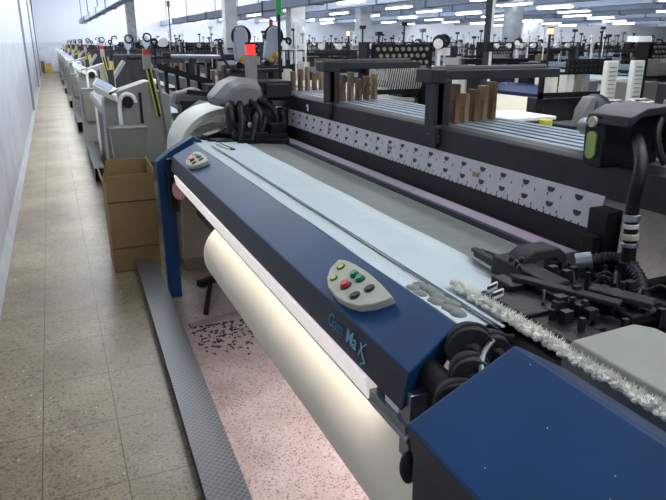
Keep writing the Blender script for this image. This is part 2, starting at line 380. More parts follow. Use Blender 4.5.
text('Gam',face_pt(1.402,.38),.048,'lettering_blue',cov,-.0006)
text('Ma',face_pt(1.290,.38),.050,'lettering_light',cov,.0003)
sw=MB(); 
for (a,b_,r) in [((1.214,.34),(1.184,.80),.0018),((1.212,.72),(1.178,.28),.0018),((1.178,.28),(1.194,.15),.0013)]:
    sw.tube([face_pt(*a),face_pt((a[0]+b_[0])/2+.006,(a[1]+b_[1])/2),face_pt(*b_)],r,6)
o=sw.build('lettering','lettering_light',cov)
# lamp bar below the cover
P(MB().prism([(.578,.862),(.61,.862),(.612,.81),(.588,.802)],'y',1.16,3.70),'light_bar','lamp_strip',.002)
P(MB().prism([(.588,.802),(.612,.802),(.612,.79),(.594,.79)],'y',1.14,3.70),'bar_edge','grey_strip')
m=MB(); m.box(.59,.64,.99,1.16,.80,.83); m.cyl((.60,.98,.80),(.60,1.15,.80),.012); m.box(.60,.66,.99,1.03,.74,.90); m.use(1).box(.60,.625,1.04,1.10,.83,.86)
P(m,'bar_bracket',['steel','white'],.002)
P(MB().ball((.60,.985,.73),.02,.02,.04),'end_knob','black',smooth=True)
# near end cover
nA=.46;Y1=.79
def nprof(y,y2): return [(.462,y,1.003),(.672,y2,1.107),(.80,y2,1.03),(.80,y2,.30),(.49,y,.30),(.478,y,.93)]
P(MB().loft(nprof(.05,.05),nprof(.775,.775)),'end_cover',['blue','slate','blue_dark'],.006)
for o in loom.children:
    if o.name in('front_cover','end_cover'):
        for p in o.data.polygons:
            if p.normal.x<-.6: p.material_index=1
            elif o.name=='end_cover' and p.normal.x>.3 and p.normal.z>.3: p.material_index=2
sp=MB()
for i in range(14):
    u,v=R.uniform(.1,.95),R.uniform(.06,.74); p=Vector((.462+.21*u,v,1.003+.104*u)); sp.ball((p.x,p.y,p.z),.0012,.0012,.0008,6,4)
o=P(sp,'lint_specks','white'); o['kind']='stuff'
# dark gap between the covers: shaft, cams and gears
m=MB(); m.box(.64,.80,.80,1.0,.55,.93); m.cyl((.66,.78,.93),(.66,1.04,.93),.03)
P(m,'gear_case','black',.006,True)
for (x,y,z,r,w,l) in [(.655,.90,.925,.05,.035,'a'),(.70,.93,.965,.042,.045,'b'),(.745,1.0,.985,.05,.045,'c'),(.80,.99,.975,.035,.05,'d'),(.64,.84,.92,.055,.03,'e')]:
    m=MB(); m.cyl((x-.01,y-w/2,z),(x+.01,y+w/2,z),r,r*.93,n=28); m.torus((x,y,z),(.2,1,0),r*.98,.006); m.cyl((x-.02,y-w/2-.012,z),(x,y-w/2,z),r*.35)
    P(m,'gear','dusty_black',.004,True)
P(MB().tube([(.68,.86,.97),(.72,.92,1.0),(.80,.98,1.0),(.86,1.0,.985)],.006),'oil_pipe','steel',smooth=True)
# small dust bag on the cloth next to the cover corner
m=MB(); 
for i in range(16): m.ball((.785+R.uniform(-.018,.022),1.10+i*.013,1.008),.02,.022,.007+R.uniform(0,.003),10,6)
P(m,'dusty_wrap','grey_strip',smooth=True)
# far end bracket and leg of the cover (blue)
m=MB()
E=[(.517,3.92,.905),(.60,3.92,.965),(.745,3.92,1.045),(.80,3.92,1.02),(.80,3.92,.97),(.735,3.92,.99),(.62,3.92,.925),(.56,3.92,.80)]
m.loft(E,[(a,b_+.10,c) for a,b_,c in E]); P(m,'end_bracket','blue',.004)
m=MB(); m.prism([(.517,.905),(.61,.93),(.61,0),(.528,0)],'y',3.94,4.0); P(m,'end_post','blue',.003)
m=MB(); m.box(.57,.62,3.86,3.94,.60,.93); m.box(.585,.61,3.80,3.94,.72,.80); P(m,'hinge_bracket','black',.003)
P(MB().ball((.61,3.72,.765),.045,.06,.06,12,8),'dust_clump','pinkish',smooth=True)

m=MB(); m.prism([(.62,.28),(1.2,.28),(1.2,.9),(.64,.92)],'y',3.86,3.92); P(m,'inner_panel','brown_panel',.01)
# breast beam under cloth, cloth guide strip etc.
P(MB().box(.765,1.0,1.02,3.86,.93,.975),'breast_beam','black_metal')
P(MB().cyl((.84,1.05,.965),(.84,3.75,.965),.03,n=20),'cloth_guide_roller','steel',smooth=True)
P(MB().box(1.045,1.265,1.35,4.25,.93,1.001),'temple_bar','grey_strip',.002)
P(MB().box(1.265,1.295,1.35,4.25,.93,1.004),'slot_strip','black')
P(MB().box(1.30,1.335,1.35,4.25,.93,1.008).prism([(1.335,1.008),(1.372,1.008),(1.372,.93),(1.335,.93)],'y',1.35,4.25),'race_board','pink_lit_board',.002)
P(MB().box(1.373,1.419,1.35,4.25,.93,.99),'reed_cap','reed')
m=MB(); 
P(MB().box(1.296,1.302,1.35,4.25,1.0,1.012),'edge_strip','alu')
# reed + perforated plate leaning slightly
P(MB().box(1.42,1.435,1.34,4.28,.95,1.071),'reed','reed')
m=MB(); m.prism([(1.415,1.072),(1.438,1.172),(1.452,1.172),(1.43,1.072)],'y',1.335,4.3)
m.use(1)
bx_=lambda t:1.415+.023*t
bz_=lambda t:1.072+.098*t
def dhole(y,t):
    c=Vector((bx_(t),y,bz_(t))); u=Vector((0,1,0)); v=Vector((.023,0,.098)).normalized(); n=u.cross(v); n=n if n.x<0 else -n
    pts=[c+n*.0012+u*.0165*math.cos(a)+v*(.013*math.sin(a)) for a in [PI+i*PI/8 for i in range(9)]]
    pts=[c+n*.0012+u*.0175+v*.004,*[p for p in pts[::-1]],c+n*.0012-u*.0175+v*.004]
    m.add(pts,[tuple(range(len(pts)))])
for i in range(24):
    y=1.43+i*.122; dhole(y,.82); dhole(y-.01,.36)
for i in range(46):
    y=1.50+i*.061
    for t,h in((.62,.010),(.14,.010)):
        m.box(bx_(t)-.0015,bx_(t)+.002,y,y+.003,bz_(t)-h/2,bz_(t)+h/2)
for i in range(90):
    y=1.40+i*.031; m.box(1.4138,1.417,y,y+.004,1.072,1.078)
m.use(2)
for y in (1.93,2.62,3.35): m.box(bx_(.5)-.0016,bx_(.5)+.002,y,y+.04,bz_(.42),bz_(.6))
P(m,'perforated_plate',['plate_silver','button_black','tan_board'])
# heavy black cross beam
m=MB(); m.prism([(1.44,1.165),(1.44,1.262),(1.46,1.27),(1.53,1.27),(1.53,1.165)],'y',.6,4.70)
cb=P(m,'cross_beam','beam_black',.004)
o=MB().box(1.4385,1.441,3.74,3.76,1.19,1.23).build('number_mark','white',None); o.parent=cb
# number one painted: upright with flag and foot
o.data.transform(Matrix()); 
o=MB().prism([(3.775,1.222),(3.762,1.232),(3.755,1.225),(3.768,1.212)],'x',1.4385,1.441).build('number_mark','white',None); o.parent=cb
# posts with top arms
for k,(y,x2) in enumerate([(2.31,2.07),(3.44,2.03)]):
    m=MB(); m.box(1.435,1.50,y-.05,y+.045,1.262,1.455); m.box(1.425,1.535,y-.09,y+.02,1.20,1.235); m.box(1.42,1.45,y-.075,y-.03,1.18,1.27); m.box(1.43,1.47,y-.05,y-.01,1.27,1.44)
    P(m,'frame_post','beam_black',.005)
    m=MB(); m.box(1.42,x2,y-.045,y+.055,1.452,1.49); m.cyl((1.42,y,1.485),(x2-.05,y,1.488),.02); m.box(1.40,1.47,y-.06,y+.07,1.44,1.495)
    P(m,'top_arm','beam_black',.004,True)
# heald frames: silver rails with wooden guide blocks
for i in range(6):
    x=1.585+i*.062; y0=.7; z=1.262
    m=MB(); m.box(x-.020,x+.020,y0,4.82,z-.035,z); m.box(x-.006,x+.006,y0,4.7,z-.05,z-.035)
    hf=P(m,'heald_frame','alu',.002)
    for (yc) in (2.36,3.55,4.42):
        if i<5:
            yy=yc+.018*i; hgt=.125+.014*((i*5+int(yc*3))%4)
            o=MB().box(x-.010,x+.012,yy-.028,yy+.028,z,z+hgt).box(x-.013,x+.014,yy-.012,yy+.012,z,z+hgt*.6).build('guide_block','tan_board' if (i*3+int(yc))%5<2 else 'brown_board',None,.002); o.parent=hf; o.matrix_parent_inverse=Matrix.Translation(-Vector(loom.location)) if False else Matrix()
# under-beam heald wires at far end / end frame columns
m=MB()
for x,y in((1.36,4.32),(1.42,4.45),(1.48,4.32)): m.box(x-.03,x+.03,y-.04,y+.04,.4,1.17)
P(m,'end_column','black_metal',.004)
m=MB()
for y in(4.10,4.2): m.box(1.40,1.44,y,y+.05,.95,1.17)
P(m,'reed_clamp','black_metal',.003)
# near end frame columns
m=MB(); m.box(1.37,1.43,1.255,1.325,.78,1.15); m.box(1.34,1.37,1.265,1.31,.92,1.08); P(m,'reed_clamp','black',.004)
m=MB(); m.box(1.405,1.425,1.215,1.225,.80,1.165); P(m,'guide_rod','steel',.002)
m=MB(); m.box(1.44,1.58,.95,1.08,0,1.17); m.box(1.50,1.62,4.33,4.5,0,1.17); P(m,'end_column','black_metal',.006)
# device box with badge on the beam
m=MB()
ua=[(1.335,1.262),(1.405,1.262),(1.41,1.37),(1.392,1.408),(1.35,1.408),(1.33,1.37)]
m.loft([(1.38,y-.02,z) for y,z in ua],[(1.60,y-.02,z) for y,z in ua])
P(m,'selvedge_unit','black',.006,True)
hp=[(1.375,1.385),(1.385,1.41),(1.44,1.432),(1.53,1.438),(1.62,1.425),(1.655,1.40),(1.665,1.34),(1.665,1.272),(1.645,1.272),(1.645,1.335),(1.635,1.385),(1.60,1.405),(1.50,1.415),(1.42,1.408),(1.39,1.385)]
P(MB().prism(hp,'y',1.235,1.385),'unit_hood','black_metal',.003,True)
P(MB().cyl((1.379,1.356,1.388),(1.370,1.356,1.388),.015,n=20),'round_cap','control_grey',smooth=True)
poly=[(1.354+.0165*math.cos(a),1.350+.012*math.sin(a)) for a in [i*PI/8 for i in range(9)]]+[(1.354+.0165*math.cos(a),1.300+.015*math.sin(a)) for a in [PI+i*PI/8 for i in range(9)]]
P(MB().prism(poly,'x',1.373,1.381),'green_badge','badge_green')
P(MB().cyl((1.55,1.56,1.345),(1.47,1.40,1.37),.026,n=20).cyl((1.60,1.62,1.335),(1.56,1.54,1.347),.02,n=16),'air_cylinder','steel',smooth=True)
P(MB().tube([(1.50,1.24,1.40),(1.47,1.22,1.37),(1.46,1.20,1.33),(1.47,1.18,1.29)],.010).cyl((1.56,1.22,1.36),(1.56,1.28,1.36),.018).cyl((1.55,1.22,1.32),(1.55,1.28,1.32),.02),'cable','black',smooth=True)
P(MB().box(1.432,1.44,1.225,1.245,1.268,1.295).use(1).cyl((1.429,1.235,1.281),(1.432,1.235,1.281),.006),'socket',['steel','black'])
hz=[atX(640,150,1.36),atX(641,165,1.32),atX(638,182,1.3),atX(633,203,1.3),atX(630,240,1.3),atX(628,270,1.3),atX(624,325,1.3)]
h=P(MB().tube([atX(636,136,1.46)]+hz,.0165,12),'air_hose','black',smooth=True)
ha=atX(632,212,1.3); hb=atX(628,270,1.3)
for (t,r_,l,mt) in [(.10,.021,.018,'steel'),(.24,.0185,.012,'white_strip'),(.42,.021,.016,'control_grey'),(.56,.021,.012,'steel'),(.95,.024,.03,'black')]:
    c=ha.lerp(hb,t); d=(hb-ha).normalized()
    o=MB().cyl(c-d*l/2,c+d*l/2,r_,n=18).build('hose_fitting',mt,None,.002,True); o.parent=h
# floor-level cream sheet behind the hose (warp beam cover)
P(MB().cyl((2.1,.5,.72),(2.1,2.4,.72),.30,n=40),'warp_beam','yarn_white',0,True)
P(MB().prism([(1.78,1.10),(1.80,1.11),(2.05,1.02),(2.05,.99)],'y',.5,4.2),'warp_sheet','cloth')
# temple / weft cutter assembly, near end
cut=MB()
cut.obox(atZ(478,252,1.035),atZ(520,276,1.035),.032,.022)
cut.obox(atZ(500,262,1.04),atZ(560,292,1.03),.06,.05)
cut.obox(atZ(474,249,1.030),atZ(486,256,1.034),.022,.012)
P(cut,'temple_arm','dusty_black',.004,True)
m=MB()
for q in [(511,262),(516,266),(521,263),(519,271)]:
    p=atZ(*q,1.06); m.cyl(p,p+Vector((0,0,.012)),.007,n=10); m.cyl(p+Vector((0,0,.012)),p+Vector((0,0,.016)),.0045,n=6)
m.obox(atZ(487,251,1.048),atZ(502,257,1.048),.010,.004)
each(m,'bolt','black_metal',loom,0,True,inv=Matrix.Translation(-Vector(loom.location)))
# arched housing
m=MB(); p=atZ(514,282,1.0); 
def frame_arch(y0,y1):
    m.prism([(1.03,1.0),(1.03,1.035),(1.055,1.075),(1.08,1.09),(1.16,1.09),(1.185,1.07),(1.20,1.02),(1.20,1.0),(1.175,1.0),(1.17,1.04),(1.15,1.062),(1.09,1.062),(1.07,1.045),(1.06,1.0)],'y',y0,y1)
frame_arch(1.20,1.27)
P(m,'cutter_arch','dusty_black',.004,True)
m=MB(); m.box(.95,1.16,.93,1.19,.90,1.005); m.box(1.0,1.06,.98,1.20,1.0,1.045); m.obox((1.02,1.12,1.03),(1.13,.94,1.02),.035,.03); m.box(1.10,1.19,.90,1.02,.90,1.03)
P(m,'cutter_body','black',.005,True)
m=MB(); m.obox((.985,1.16,1.05),(1.09,.93,1.05),.03,.012); m.obox((1.09,1.02,1.055),(1.16,.90,1.05),.045,.014); m.obox((1.17,1.03,1.03),(1.24,.90,1.02),.02,.02); m.cyl((1.0,1.05,1.0),(1.12,.92,1.0),.012)
P(m,'cutter_rail','dusty_black',.003,True)
m=MB()
for i in range(36):
    x,y,z=R.uniform(.94,1.25),R.uniform(.88,1.20),R.uniform(1.01,1.055); w=R.uniform(.004,.013)
    m.box(x-w,x+w,y-w*.8,y+w*.8,z-.02,z+R.uniform(0,.02))
for i in range(8):
    x,y=R.uniform(1.0,1.22),R.uniform(.95,1.2); m.cyl((x,y,1.0),(x,y,1.06),.006,n=8)
for i in range(14):
    a=Vector((R.uniform(1.0,1.24),R.uniform(.95,1.2),R.uniform(1.0,1.05))); d=Vector((R.uniform(-.06,.06),R.uniform(-.08,.08),R.uniform(-.01,.01)))
    m.tube([a,a+d*.5+Vector((0,0,.02)),a+d],.004,6)
m.box(.97,1.25,.90,1.23,.985,1.008); P(m,'cutter_linkage','black_metal',.002,True)
for k,(q,q2) in enumerate([((488,289),(497,285)),((493,296),(503,292))]):
    a,b_=atZ(*q,1.05),atZ(*q2,1.05)
    m=MB().obox(a,b_,.005,.018); m.use(1).obox(a+Vector((-.004,-.003,.003)),b_+Vector((-.004,-.003,.003)),.003,.008)
    P(m,'sensor_clip',['white_strip','blue_dark'],.001)
P(MB().box(.945,.985,1.12,1.20,.99,1.045),'sensor_block','black',.004)
P(MB().tube([(1.245,1.19,1.045),(1.30,1.14,1.06),(1.285,1.06,1.045),(1.25,1.0,1.0),(1.24,.97,.95)],.016,12,.16),'corrugated_hose','black_metal',smooth=True)
P(MB().cyl((1.225,1.205,1.04),(1.255,1.18,1.05),.024,n=16),'hose_collar','steel',smooth=True)
m=MB()
for i in range(10):
    x,y=R.uniform(1.22,1.5),R.uniform(.85,1.30); m.box(x,x+R.uniform(.03,.09),y,y+R.uniform(.02,.1),.88,.94+R.uniform(0,.06))
m.box(1.1,1.9,.3,1.3,.6,.9); P(m,'machine_base','black',.004)
# black dust pile of parts at cloth edge beside fringe
m=MB(); m.box(.83,.95,.80,1.17,.9,.975); m.obox((.90,1.16,.99),(.97,.92,.99),.02,.02); P(m,'selvedge_guide','black',.004)
P(MB().box(.885,1.07,1.0,1.16,1.0,1.03).box(.90,1.0,.86,1.03,.99,1.02),'cutter_foot','black',.006)
# grey housing near the right corner
tp=[atZ(571,347,1.04),atZ(633,321,1.04),atZ(666,332,1.04),atZ(760,360,1.04),atZ(760,470,1.04),atZ(666,400,1.04)]
tp=[Vector((.872,.842,1.045)),Vector((1.045,.852,1.045)),Vector((1.07,.82,1.045)),Vector((1.07,.35,1.045)),Vector((.872,.35,1.045))]
bt=[Vector((.855,.848,1.005)),Vector((1.06,.858,1.0)),Vector((1.09,.82,1.0)),Vector((1.09,.35,1.0)),Vector((.855,.35,1.0))]
m=MB().loft(bt,tp); m.loft([v-Vector((0,0,.15)) for v in bt],bt,True); P(m,'machine_housing','housing',.005)
# ---------------------------------------------------------------- far end of the main loom
m=MB()
arc=[(1.07+.345*math.cos(a),.85+.315*math.sin(a)) for a in [PI-i*PI/2/14 for i in range(15)]]
arc2=[(1.07+.305*math.cos(a),.85+.275*math.sin(a)) for a in [PI-i*PI/2/14 for i in range(15)]]
m.prism(arc+[(1.25,1.08),(1.25,1.04)]+arc2[::-1],'y',4.36,4.86)
P(m,'round_cover','cream_plastic',.004,True)
P(MB().prism([(.77,.80),(.78,.93),(.86,1.02),(1.0,1.06),(1.2,1.02),(1.36,.93),(1.36,.80)],'y',4.46,4.50).prism([(.72,.62),(.72,.86),(1.4,.86),(1.4,.62)],'y',4.40,4.84),'cover_panel','cream_plastic',.006)
def hoodp(k,y,dz=0): return [(1.11+(x-1.11)*k,y,1.27+(z-1.27)*k+dz) for x,z in [(.945,1.255),(.955,1.205),(1.09,1.175),(1.27,1.185),(1.295,1.28),(1.262,1.36),(1.12,1.38),(1.03,1.345)]]
m=MB(); m.loft(hoodp(.72,4.06,-.01),hoodp(1,4.16),False); m.loft(hoodp(1,4.16),hoodp(1,4.40)); A_=hoodp(.72,4.06,-.01); m.add(A_,[tuple(range(8))])
P(m,'motor_hood','hood_grey',.018,True)
m=MB(); m.box(1.24,1.46,4.10,4.34,1.23,1.355); m.box(1.27,1.43,4.05,4.12,1.25,1.34); P(m,'terminal_box','black_metal',.006)
P(MB().box(.72,1.4,4.42,4.82,0,.62),'lower_cabinet','brown_panel',.01)
P(MB().box(1.06,1.18,4.10,4.36,.95,1.20).box(1.15,1.34,4.2,4.36,.95,1.24),'hood_stand','black',.008)
# black machinery and drooping hoses on the cloth end
m=MB()
for i in range(26):
    x,y=R.uniform(.86,1.28),R.uniform(3.82,4.24); 
    z=.97+R.uniform(0,.06)+max(0,(x-1.0))*.35
    w=R.uniform(.02,.055); m.box(x-w,x+w,y-w,y+w,z-.05,z+R.uniform(.0,.035))
m.obox((.86,3.98,1.0),(1.30,3.72,1.01),.06,.04); m.obox((.84,4.02,1.02),(1.05,4.12,1.06),.07,.04); m.obox((1.05,3.86,1.03),(1.32,3.80,1.03),.04,.04)
m.obox((1.10,3.95,1.03),(1.18,4.12,1.22),.09,.07); m.obox((1.25,3.9,1.0),(1.3,4.15,1.2),.07,.07)
for i in range(16): m.ball((R.uniform(.92,1.32),R.uniform(3.86,4.1),1.02+R.uniform(0,.05)),R.uniform(.02,.05),R.uniform(.02,.05),R.uniform(.02,.04),9,6)
m.obox((1.18,3.98,1.02),(1.20,4.10,1.26),.16,.05); m.obox((1.08,4.0,1.02),(1.12,4.08,1.2),.06,.05)
P(m,'weft_inserter','black',.006,True)
m=MB()
for i in range(13):
    a=Vector((R.uniform(.95,1.33),R.uniform(3.98,4.12),R.uniform(1.06,1.26))); b_=Vector((a.x+R.uniform(-.12,.10),R.uniform(3.78,3.95),R.uniform(.99,1.03)))
    c_=(a+b_)/2+Vector((R.uniform(-.04,.04),R.uniform(-.06,0),.05)); m.tube([a,c_,b_],R.uniform(.012,.034),8)
P(m,'inserter_hose','black',smooth=True)
P(MB().ball((1.11,3.92,1.10),.016,.016,.02,10,6),'white_knob','white',smooth=True)
m=MB(); m.obox((.86,3.78,1.016),(.885,3.58,1.012),.012,.014); P(m,'cloth_sensor','cream_plastic',.002)
m=MB(); m.obox((.875,3.80,1.012),(.905,3.56,1.010),.022,.012); P(m,'sensor_rail','black')
# ---------------------------------------------------------------- cloth on the loom
def clothpart():
    m=MB(); ys=[1.03+ (4.05-1.03)*i/60 for i in range(61)]; xs=[.747,.76,.79,.83,.90,.98,1.045]
    vs=[];fs=[]
    for y in ys:
        for j,x in enumerate(xs):
            z=1.006+.0015*math.sin(y*9+x*30)+(.006 if j==0 else 0)
            vs.append((x,y,z))
    nx=len(xs)
    for i in range(60):
        for j in range(nx-1): fs.append((i*nx+j,i*nx+j+1,(i+1)*nx+j+1,(i+1)*nx+j))
    m.add(vs,fs)
    o=m.build('woven_cloth','cloth',None,0,True); s=o.modifiers.new('s','SOLIDIFY'); s.thickness=.002; s.offset=1
    return o
cl=tag(rebase(clothpart(),(.9,2.5,1.0)),'sheet of white woven cloth stretched over the blue foreground loom','cloth')
o=MB().obox((.817,1.0,1.0115),(.817,3.75,1.0115),.0035,.002).build('tension_cord','button_black',None); tag(rebase(o,(.817,2.4,1.0105)),'thin black cord lying along the white cloth beside the blue cover','cord')
o=MB().obox((.833,1.0,1.012),(.833,3.75,1.012),.009,.003).build('selvedge_tape','cloth',None); tag(rebase(o,(.833,2.4,1.0105)),'narrow cream edge tape beside the black cord on the white cloth','tape')
# cloth roll
rr=empty('cloth_roll',(.754,2.0,.412),'long cream cloth roll hanging under the blue cover of the front loom','cloth roll')
def RP(mb,name,mt,smooth=True):
    o=mb.build(name,mt,None,0,smooth); o.parent=rr; o.matrix_parent_inverse=Matrix.Translation(-Vector(rr.location)); return o
m=MB(); m.cyl((.754,.80,.582),(.754,3.0,.582),.17,n=72); RP(m,'rolled_cloth','cream')
RP(MB().cyl((.754,3.0,.582),(.754,3.86,.582),.03,n=16),'roll_shaft','black_metal')
# fringe of cotton waste
m=MB()
P0=Vector((.866,1.24,1.022)); P1=Vector((.848,.12,1.024))
for i in range(520):
    t=i/520; p=P0.lerp(P1,t); m.ball((p.x+R.uniform(-.012,.010),p.y+R.uniform(-.01,.01),p.z+R.uniform(-.006,.002)),R.uniform(.006,.011),R.uniform(.006,.012),R.uniform(.004,.008),6,4)
for i in range(5200):
    t=R.random(); p=P0.lerp(P1,t); a=R.uniform(0,PI); L_=R.uniform(.010,.023)
    d=Vector((math.cos(a),R.uniform(-.5,.5),abs(math.sin(a))*.55+.1)).normalized()*L_; q=p+Vector((R.uniform(-.008,.008),0,0)); w=.0009
    m.add([q+Vector((0,-w,0)),q+Vector((0,w,0)),q+d*.7+Vector((0,w,0)),q+d,q+d*.7+Vector((0,-w,0))],[(0,1,2,3,4)])
fr=tag(rebase(m.build('cotton_fringe','fluff',None,0,True),(.86,.8,1.0)),'fluffy white cotton waste fringe running between near blue cover and black cutter','fringe')
# ---------------------------------------------------------------- foot plate, cardboard box, floor dirt
def foot_plate(label,pts,z=.1):
    r=empty('step_plate',((pts[0][0]+pts[2][0])/2,(pts[0][1]+pts[2][1])/2,0),label,'step','checker plate steps beside the looms')
    def q(mb,n,mt,bv=0):
        o=mb.build(n,mt,None,bv); o.parent=r; o.matrix_parent_inverse=Matrix.Translation(-Vector(r.location))
    T=[Vector((x,y,z)) for x,y in pts]; 
    q(MB().loft([t-Vector((0,0,.006)) for t in T],T),'tread','checker')
    a,b_,c,d=T  # a near-left b near-right c far-right d far-left
    m=MB(); 
    for (p,p2) in ((a,d),(b_,c)): 
        dirn=Vector((.012 if p is a else -.012,0,0)); m.obox(p+dirn-Vector((0,0,z/2+.003)),p2+dirn-Vector((0,0,z/2+.003)),.008,z-.006)
    for t in (.02,.35,.68,.98):
        p=a.lerp(d,t);p2=b_.lerp(c,t); m.obox(Vector((p.x+.016,p.y+.02,z/2-.004)),Vector((p2.x-.016,p2.y+.02,z/2-.004)),.02,z-.008)
    q(m,'side_rail','black_metal')
foot_plate('grey checker plate step along the front of the blue foreground loom',[(.285,1.1),(.435,1.1),(.53,4.42),(.389,4.57)])
for k_ in range(6):
    foot_plate('grey checker plate step at the aisle looms, %s beyond the box'%['first','second','third','fourth','fifth','sixth'][k_],[(.318,7.95+4.95*k_),(.438,7.90+4.95*k_),(.445,10.3+4.95*k_),(.341,10.35+4.95*k_)],.17)
bx=empty('cardboard_box',(.41,4.72,0),'tall open brown cardboard box standing beside the blue loom end','box')
def BP(mb,n,mt,bv=0):
    o=mb.build(n,mt,None,bv); o.parent=bx; o.matrix_parent_inverse=Matrix.Translation(-Vector(bx.location)); return o
x0,x1,y0,y1=.245,.575,4.59,4.98; t=.006;hz=.62
m=MB(); m.box(x0,x1,y0,y0+t,0,hz).box(x0,x1,y1-t,y1,0,hz).box(x0,x0+t,y0+t,y1-t,0,hz).box(x1-t,x1,y0+t,y1-t,0,hz).box(x0,x1,y0,y1,0,.005)
BP(m,'carton_wall','card')
m=MB(); m.box(x0-.002,x1+.002,y0-.003,y0,.175,.183); m.box(x0-.002,x1+.002,y0-.003,y0,.515,.525)
each(m,'crease_band','card_dark',bx,inv=Matrix.Translation(-Vector(bx.location)))
m=MB(); m.loft([(x0,y0,hz),(x1,y0,hz),(x1,y0+t,hz),(x0,y0+t,hz)],[(x0-.005,y0-.015,hz+.09),(x1+.01,y0-.012,hz+.10),(x1+.01,y0-.006,hz+.10),(x0-.005,y0-.009,hz+.09)]); lab(BP(m,'carton_flap','card'),'front flap')
m=MB(); m.loft([(x1-t,y0,hz),(x1,y0,hz),(x1,y1,hz),(x1-t,y1,hz)],[(x1,y0,hz+.13),(x1+.006,y0,hz+.13),(x1+.006,y1,hz+.15),(x1,y1,hz+.15)]); BP(m,'carton_flap','card')
m=MB(); m.loft([(x0,y0,hz),(x0+t,y0,hz),(x0+t,y1,hz),(x0,y1,hz)],[(x0-.03,y0,hz+.08),(x0-.024,y0,hz+.08),(x0-.024,y1,hz+.12),(x0-.03,y1,hz+.12)]); BP(m,'carton_flap','card')
m=MB(); m.loft([(x0,y1-t,hz),(x1,y1-t,hz),(x1,y1,hz),(x0,y1,hz)],[(x0+.05,y1,hz+.15),(x1,y1,hz+.13),(x1,y1+.006,hz+.13),(x0+.05,y1+.006,hz+.15)]); BP(m,'carton_flap','card')
BP(MB().box(x0+.01,x1-.01,y0+.01,y1-.01,.5,.56),'box_contents','card_dark')
# debris under the loom
o=tag(rebase(MB().prism([(.445,.2),(.452,1.3),(.538,4.25),(1.9,4.25),(1.9,.2)],'z',0,.003).build('lint_carpet','dust'),(1.2,2.4,0)),'thin pale lint dust layer covering the floor beneath the blue loom','lint',kind='stuff')
m=MB()
for (a,b_,w,h) in [((.68,3.55,.03),(.80,3.95,.05),.03,.03),((.74,4.05,.03),(.90,4.12,.03),.05,.04)]: m.obox(a,b_,w,h)
tag(rebase(m.build('scrap_bar','black',None,.005),(.75,3.8,0)),'black scrap bars lying on the floor under the far loom end','scrap')
m=MB(); m.obox((.56,3.44,.012),(1.1,3.55,.012),.03,.024); tag(rebase(m.build('wooden_strip','bobbin_grey',None,.002),(.8,3.5,0)),'pale wooden strip lying across the floor below the cloth roll','strip')
m=MB()
for i in range(170):
    x,y=R.uniform(.56,.95),R.gauss(3.3,.14); y=min(3.42,max(2.9,y)); m.ball((x,y,.005),R.uniform(.002,.014),R.uniform(.002,.010),.005,7,4)
tag(rebase(m.build('lint_dirt','dirt',None,0,True),(.7,3.3,0)),'dark lint and dirt scattered on the floor under the roll','lint',kind='stuff')
m=MB()
for i in range(60):
    x,y=R.uniform(-.45,.25),R.choice([R.uniform(1.9,3.4),R.uniform(3.4,7)]); m.ball((x,y,.002),R.uniform(.002,.005),R.uniform(.002,.006),.002,6,3)
tag(rebase(m.build('lint_flecks','white',None,0,True),(0,3,0)),'tiny white lint flecks scattered over the aisle floor','lint',kind='stuff')
# under-cloth lamp of the loom
P(MB().cyl((1.12,1.1,.66),(1.12,2.6,.66),.016,n=10),'work_lamp','tube')
P(MB().box(1.08,1.16,1.05,2.65,.68,.70),'lamp_shade','black_metal')
area('work_light',(1.06,1.85,.64),.05,1.5,13,(0,math.radians(28),0),(1,.86,.90))
area('bar_light',(.60,2.4,.785),.02,2.4,1.8,(0,0,0),(1,.90,.84))
# ================================================================ WEFT FEEDERS, SIGNALS at the far end
def make_feeder():
    r=empty('weft_feeder',(0,0,0),'x','weft feeder')
    m=MB(); pol=[(.07*math.cos(a)*1.0,.13+.09*math.sin(a)) for a in [i*PI/10 for i in range(11)]]+[(-.055,-.09),(-.02,-.13),(.03,-.13),(.06,-.08)]
    m.prism(pol,'y',-.05,.05); m.build('feeder_body','feeder_grey',r,.008,True)
    MB().torus((.012,.0,.13),(0,1,0),.088,.014).build('balloon_ring','black',r,0,True)
    m=MB(); m.cyl((0,-.07,-.09),(0,.06,-.09),.03).ball((.05,-.05,-.05),.028,.028,.04); m.build('tension_knob','gold',r,0,True)
    m=MB(); m.cyl((-.03,-.05,-.14),(-.03,.05,-.14),.03).tube([(.05,0,.2),(.09,0,.1),(.08,0,-.05),(.04,0,-.15)],.008); m.build('yarn_guide','black',r,0,True)
    MB().box(.075,.11,-.02,.02,.0,.05).box(-.02,.02,-.02,.02,-.175,-.12).build('mount','black_metal',r,.002)
    return r
f1=make_feeder(); f1.scale=(.72,.72,.72); f1.location=(1.243,4.55,1.545); tag(f1,'grey weft feeder with black ring, left of the red lamp','weft feeder','weft feeders')
f2=copy_tree(f1); f2.location=(1.465,4.55,1.55); f2.rotation_euler=(0,.2,0); tag(f2,'grey weft feeder with black ring, right of the red lamp','weft feeder','weft feeders')
st=empty('feeder_bracket',(1.47,4.60,1.272),'black bracket on the beam end carrying the two grey weft feeders','bracket')
def SP(mb,n,mt,bv=0,sm=False):
    o=mb.build(n,mt,None,bv,sm); o.parent=st; o.matrix_parent_inverse=Matrix.Translation(-Vector(st.location)); return o
SP(MB().box(1.45,1.49,4.58,4.62,1.272,1.39),'upright','black_metal'); SP(MB().box(1.15,1.55,4.52,4.62,1.39,1.415),'cross_rail','black_metal',.003)
SP(MB().tube([(1.10,4.55,1.60),(1.11,4.52,1.50),(1.15,4.50,1.43),(1.24,4.50,1.403)],.010),'curved_bracket','dusty_black',0,True)
SP(MB().cyl((.82,4.9,1.50),(1.10,4.56,1.50),.014,n=10),'yarn_tube','steel',0,True)
